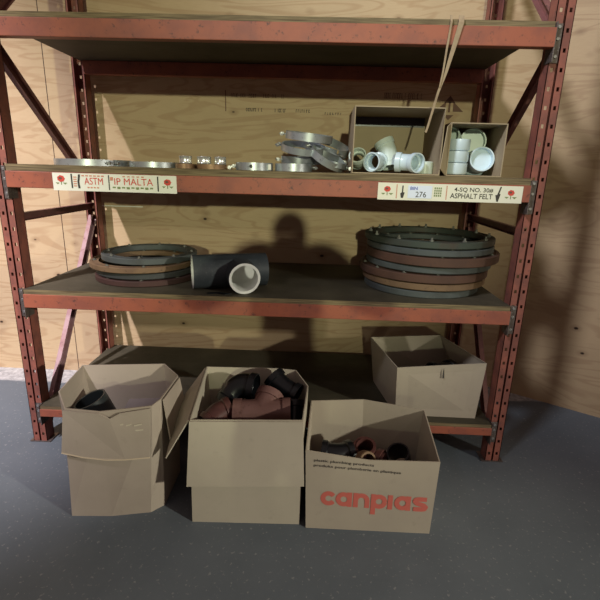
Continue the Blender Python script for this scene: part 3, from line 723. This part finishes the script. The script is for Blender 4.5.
G = {'c': ([arc(.5, .5, r, 35, 325, 14)], .93),
     'a': ([arc(.5, .5, r, 0, 360, 18), [(.85, 1.0), (.85, 0)]], 1.08),
     'n': ([[(.15, 0), (.15, 1.0)], [(.15, .5)]+arc(.5, .5, r, 180, 0, 8)+[(.85, 0)]], 1.08),
     'p': ([arc(.5, .5, r, 0, 360, 18), [(.15, 1.0), (.15, -.42)]], 1.03),
     'l': ([[(.15, 1.0), (.15, 0)]], .40),
     's': ([[(.88, .85), (.38, .85), (.22, .80), (.18, .68), (.28, .56), (.72, .44), (.84, .32), (.78, .19), (.62, .15), (.10, .15)]], 1.0)}
tot = sum(G[ch][1] for ch in 'canplas'); Wd = .462; sx_ = Wd/tot; H_ = .072
bm = bmesh.new(); u = 0
for ch in 'canplas':
    stroke_glyph(bm, [[(a+u, b_) for a, b_ in pth] for pth in G[ch][0]], SW, 0, 0, 1); u += G[ch][1]
for v in bm.verts: v.co = V((1.527+v.co.x*sx_, v.co.y, .122+v.co.z*H_-(v.co.x*sx_)*.022))
lt = obj('printed_lettering', bm, M['canred'], box3); lt['label'] = 'red canplas lettering'; on_front(lt)
for s_, (u0, u1, v0, v1) in (('plastic plumbing products', (1.492, 1.745, .333, .349)), ('produits pour plomberie en plastique', (1.492, 1.86, .309, .325))):
    o = text_fit('printed_lettering', s_, (u0, u1, v0, v1), M['ink'], box3, (0,0,0), (1,0,0), (0,0,1), 0, .022)
    for v in o.data.vertices: v.co.z += -(v.co.x-1.492)*.055
    on_front(o); o['label'] = 'small black printing'
bg3 = 'pipe fittings lying in the rightmost floor box'
fit('pipe_elbow', elbow_bm((1.600,-.36,.245), (-1,.1,.1), (.8,.3,.0), .050, .045, .03, .058), M['abs'], 'black elbow at the left of the rightmost floor box', 'pipe elbow', bg3)
o = tee('pipe_tee', (1.735,-.33,.225), V((.8,-.5,.1)), V((-.1,-.3,1)), .046, .09, .075, [M['brown_dark']], None, collar=(.052, .025), wall=.007); tag(o, 'dark brown tee pointing up in the rightmost floor box', 'pipe tee', bg3)
bm = bmesh.new()
for k in range(5): lathe(bm, [(.042+.002*(k%2), k*.010), (.045, k*.010+.005), (.042, k*.010+.0095), (.034, k*.010+.0095), (.034, k*.010)], (0,0,0), (0,0,1), 30)
o = obj('coiled_hose', bm, M['tan_ring'], None, smooth=True); o.location = (1.715,-.40,.250); o.rotation_euler = (1.1, .2, .4); tag(o, 'small ribbed tan hose coil between the fittings in the rightmost box', 'hose coil', bg3)
bm = bmesh.new(); lathe(bm, [(.052, 0), (.052, -.13), (.045, -.13), (.045, 0)], (0,0,0), (0,0,1), 36)
o = obj('black_coupling', bm, M['abs'], None, smooth=True); o.location = (1.880,-.365,.275); o.rotation_euler = V((0,0,1)).rotation_difference(V((-.25,-.35,.75)).normalized()).to_euler(); tag(o, 'black coupling with shiny rim at the right of the rightmost box', 'pipe coupling', bg3)
bm = bmesh.new(); box(bm, -.20, .20, -.16, .16, 0, .15); fb = obj('packed_carton', bm, M['card1'], None, bevel=.004); fb.location = (1.75, -.335, .012)
tag(fb, 'closed brown carton at the bottom of the rightmost floor box', 'carton')
# box 4: on the bottom shelf
b4base = [(1.935,.035,Z3), (2.365,.030,Z3), (2.385,.42,Z3), (1.865,.44,Z3)]
b4rim = [(1.919,.012,.530), (2.400,.095,.533), (2.262,.560,.530), (1.828,.458,.530)]
b4rim = [(1.919,.012,.530), (2.392,.045,.560), (2.275,.530,.535), (1.830,.458,.530)]
box4, off4 = open_box('cardboard_box', 'pale open box standing on the bottom shelf at the right end', b4base, b4rim, M['card3'])
bm = bmesh.new(); tri(bm, [(0, .0), (.006, -.06), (-.004, -.06), (-.003, -.02)], 0); o = obj('ink_mark', bm, M['ink'], box4)
o.location = V((2.165, .0235, .535))-off4; o.rotation_euler = (-.045, 0, .05)
fit('pipe_elbow', elbow_bm((2.215,.20,.425), (-.8,-.3,.1), (.6,.5,.0), .055, .05, .03, .062), M['abs'], 'black elbow inside the box on the bottom shelf', 'pipe elbow')
bm = bmesh.new(); box(bm, -.045, .045, -.03, .03, 0, .20); o = obj('white_block', bm, M['pvc'], None, bevel=.004); o.location = (2.03, .16, Z3+.006); o.rotation_euler = (0,0,.3)
fb_ = tag(o, 'small white upright carton inside the box on the bottom shelf', 'carton')
bm = bmesh.new(); box(bm, -.085, .085, -.10, .10, 0, .135); fb = obj('packed_carton', bm, M['card1'], None, bevel=.004); fb.location = (2.215, .20, Z3+.006)
tag(fb, 'closed carton under the black elbow in the bottom-shelf box', 'carton')

# ---------------------------------------------------------------- the person taking the photograph
def skin_figure(name, verts, edges, mat, parent, sub=2):
    me = bpy.data.meshes.new(name); me.from_pydata([v[:3] for v in verts], edges, []); o = bpy.data.objects.new(name, me); C.objects.link(o)
    s = o.modifiers.new('skin', 'SKIN'); 
    for i, v in enumerate(verts):
        sv = me.skin_vertices[0].data[i]; rr_ = v[3] if isinstance(v[3], tuple) else (v[3], v[3]); sv.radius = rr_; sv.use_root = (i == 0)
    ss = o.modifiers.new('sub', 'SUBSURF'); ss.levels = sub; ss.render_levels = sub
    dg = bpy.context.evaluated_depsgraph_get(); m2 = bpy.data.meshes.new_from_object(o.evaluated_get(dg)); bpy.data.objects.remove(o)
    m2.materials.clear(); return obj(name, m2, mat, parent, smooth=False)
PX, PY = 1.455, -2.60
per = thing('person', 'person in a dark jacket behind the camera whose shadow falls on the plywood', 'person', (PX, PY, 0))
vb = [(0,-.02,.93,(.15,.11)), (0,0,1.12,(.145,.10)), (0,.01,1.32,(.165,.115)), (0,0,1.48,(.16,.10)), (0,.02,1.54,(.085,.075)), (0,.055,1.575,(.065,.065)),(0,.06,1.61,(.07,.08)),(0,.05,1.665,(.06,.07)),
      (.21,0,1.535,(.092,.080)), (.41,.05,1.32,(.078,.065)), (.13,.30,1.38,(.035,.035)), (.075,.385,1.455,(.026,.03)),
      (-.21,0,1.535,(.092,.080)), (-.41,.05,1.32,(.078,.065)), (-.13,.30,1.38,(.035,.035)), (-.075,.385,1.455,(.026,.03)),
      (.10,0,.86,(.088,.095)), (.115,.03,.50,(.06,.065)), (.12,-.02,.10,(.042,.05)), (.135,.12,.04,(.045,.035)),
      (-.10,0,.86,(.088,.095)), (-.115,.03,.50,(.06,.065)), (-.12,-.02,.10,(.042,.05)), (-.135,.12,.04,(.045,.035))]
eb = [(0,1),(1,2),(2,3),(3,4),(4,5),(5,6),(6,7),(3,8),(8,9),(9,10),(10,11),(3,12),(12,13),(13,14),(14,15),(0,16),(16,17),(17,18),(18,19),(0,20),(20,21),(21,22),(22,23)]
body = skin_figure('body', vb, eb, [M['skin'], M['jacket'], M['jeans'], M['abs']], per)
bmh = bmesh.new(); bmh.from_mesh(body.data); hs = bmesh.ops.create_uvsphere(bmh, u_segments=28, v_segments=18, radius=1)
for v in hs['verts']: v.co = V((v.co.x*(.080-.012*max(0, -v.co.z)), v.co.y*.098+.065, 1.615+v.co.z*.112))
bmh.to_mesh(body.data); bmh.free()
rm = body.modifiers.new('r', 'REMESH'); rm.mode = 'VOXEL'; rm.voxel_size = .012; body.modifiers.remove(body.modifiers['split']) if 'split' in body.modifiers else None
dg = bpy.context.evaluated_depsgraph_get(); mb = bpy.data.meshes.new_from_object(body.evaluated_get(dg)); body.modifiers.clear(); body.data = mb
for p in body.data.polygons:
    c = p.center; p.use_smooth = True
    if c.z < .09: p.material_index = 3
    elif c.z < .92: p.material_index = 2
    elif c.z < 1.53 and not (c.y > .36): p.material_index = 1
bm = bmesh.new(); bmesh.ops.create_uvsphere(bm, u_segments=24, v_segments=14, radius=1)
for v in bm.verts: v.co = V((v.co.x*.090, v.co.y*.106-.010+.065, 1.642+v.co.z*.098))
bmesh.ops.delete(bm, geom=[v for v in bm.verts if v.co.y > .12 and v.co.z < 1.67], context='VERTS'); obj('hair', bm, M['hair'], per, smooth=True)
for s in (-1, 1):
    for k in range(4):
        z = 1.475-.020*k; ln = (.9, 1, .95, .8)[k]
        skin_figure('finger', [(s*.080,.372,z,.0095), (s*(.080),.372+.030*ln,z+.003,.009), (s*(.074),.372+.045*ln,z+.004,.0085), (s*(.062),.372+.047*ln,z+.004,.0075)], [(0,1),(1,2),(2,3)], M['skin'], per, 1)
    skin_figure('thumb', [(s*.072,.365,1.44,.011), (s*.055,.368,1.462,.010), (s*.038,.374,1.478,.009)], [(0,1),(1,2)], M['skin'], per, 1)
    bm = bmesh.new(); bmesh.ops.create_uvsphere(bm, u_segments=10, v_segments=8, radius=.012)
    for v in bm.verts: v.co += V((s*.032, .152, 1.605))
    obj('eye', bm, M['cream_w'], per, smooth=True)
    bm = bmesh.new(); bmesh.ops.create_uvsphere(bm, u_segments=10, v_segments=8, radius=.022)
    for v in bm.verts: v.co = V((v.co.x*.4, v.co.y*.8, v.co.z*1.3))+V((s*.082, .06, 1.60))
    obj('ear', bm, M['skin'], per, smooth=True)
bm = bmesh.new(); v = [bm.verts.new(p) for p in ((-.014,.15,1.570), (.014,.15,1.570), (0,.183,1.575), (0,.155,1.615))]
for f in ((0,1,2),(0,2,3),(1,3,2),(0,3,1)): bm.faces.new([v[i] for i in f])
obj('nose', bm, M['skin'], per)
bm = bmesh.new(); box(bm, -.024, .024, .140, .152, 1.545, 1.552); obj('mouth', bm, M['brown_pvc'], per)
ph = thing('phone', 'black phone held up in both hands by the person behind the camera', 'phone', (PX, PY, 0))
bm = bmesh.new(); box(bm, -.074, .074, .388, .396, 1.435, 1.507); obj('phone_body', bm, M['abs'], ph, bevel=.003)

# ---------------------------------------------------------------- light
def lamp(name, kind, loc, energy, col, **k):
    d = bpy.data.lights.new(name, kind); d.energy = energy; d.color = col
    for a, v in k.items(): setattr(d, a, v)
    o = bpy.data.objects.new(name, d); C.objects.link(o); o.location = loc; return o
def aim(o, t): o.rotation_euler = (V(t)-o.location).to_track_quat('-Z', 'Y').to_euler()
l1 = lamp('high_bay_lamp', 'SPOT', (-1.55, -3.8, 5.76), 3850, (1.0, .93, .97), shadow_soft_size=.08, spot_size=math.radians(42), spot_blend=1); aim(l1, (-1.4, .3, .9))
l3 = lamp('high_bay_lamp', 'SPOT', (-1.35, -3.8, 5.76), 1650, (.90, .92, 1.0), shadow_soft_size=.45, spot_size=math.radians(40), spot_blend=1); aim(l3, (3.1, .7, 2.3))
l2 = lamp('distant_bay_light', 'SPOT', (1.95, -13, 3.25), 3000, (.95, 1.0, .66), shadow_soft_size=.12, spot_size=math.radians(19), spot_blend=1); aim(l2, (1.2, 0, 2.1))
l4 = lamp('side_bay_light', 'SPOT', (7.1, -4.1, 2.6), 1350, (1.0, .97, .80), shadow_soft_size=.10, spot_size=math.radians(31), spot_blend=1); aim(l4, (.95, -.6, .02))
w = bpy.data.worlds.new('World'); bpy.context.scene.world = w; w.use_nodes = True
bgn = w.node_tree.nodes['Background']; bgn.inputs[0].default_value = (1.0, .72, .66, 1); bgn.inputs[1].default_value = .19

# ---------------------------------------------------------------- camera
cam = bpy.data.cameras.new('camera'); co = bpy.data.objects.new('camera', cam); C.objects.link(co)
yaw, pitch, roll, f = -.02696, -.27858, .02823, 454.8574
sy_, cy_ = math.sin(yaw), math.cos(yaw); sp, cp = math.sin(pitch), math.cos(pitch)
F_ = V((sy_*cp, cy_*cp, sp)); Rr = V((cy_, -sy_, 0)); Uu = Rr.cross(F_)
R2 = Rr*math.cos(roll)+Uu*math.sin(roll); U2 = -Rr*math.sin(roll)+Uu*math.cos(roll)
m4 = Matrix((( R2.x, U2.x, -F_.x, 1.45943), (R2.y, U2.y, -F_.y, -2.19655), (R2.z, U2.z, -F_.z, 1.51116), (0,0,0,1)))
co.matrix_world = m4; cam.sensor_width = 36; cam.lens = f/600*36; cam.clip_start = .01
sc_ = bpy.context.scene; sc_.camera = co
vs = sc_.view_settings; vs.view_transform = 'Standard'; vs.look = 'None'; vs.gamma = 1; vs.exposure = 0; vs.use_curve_mapping = False
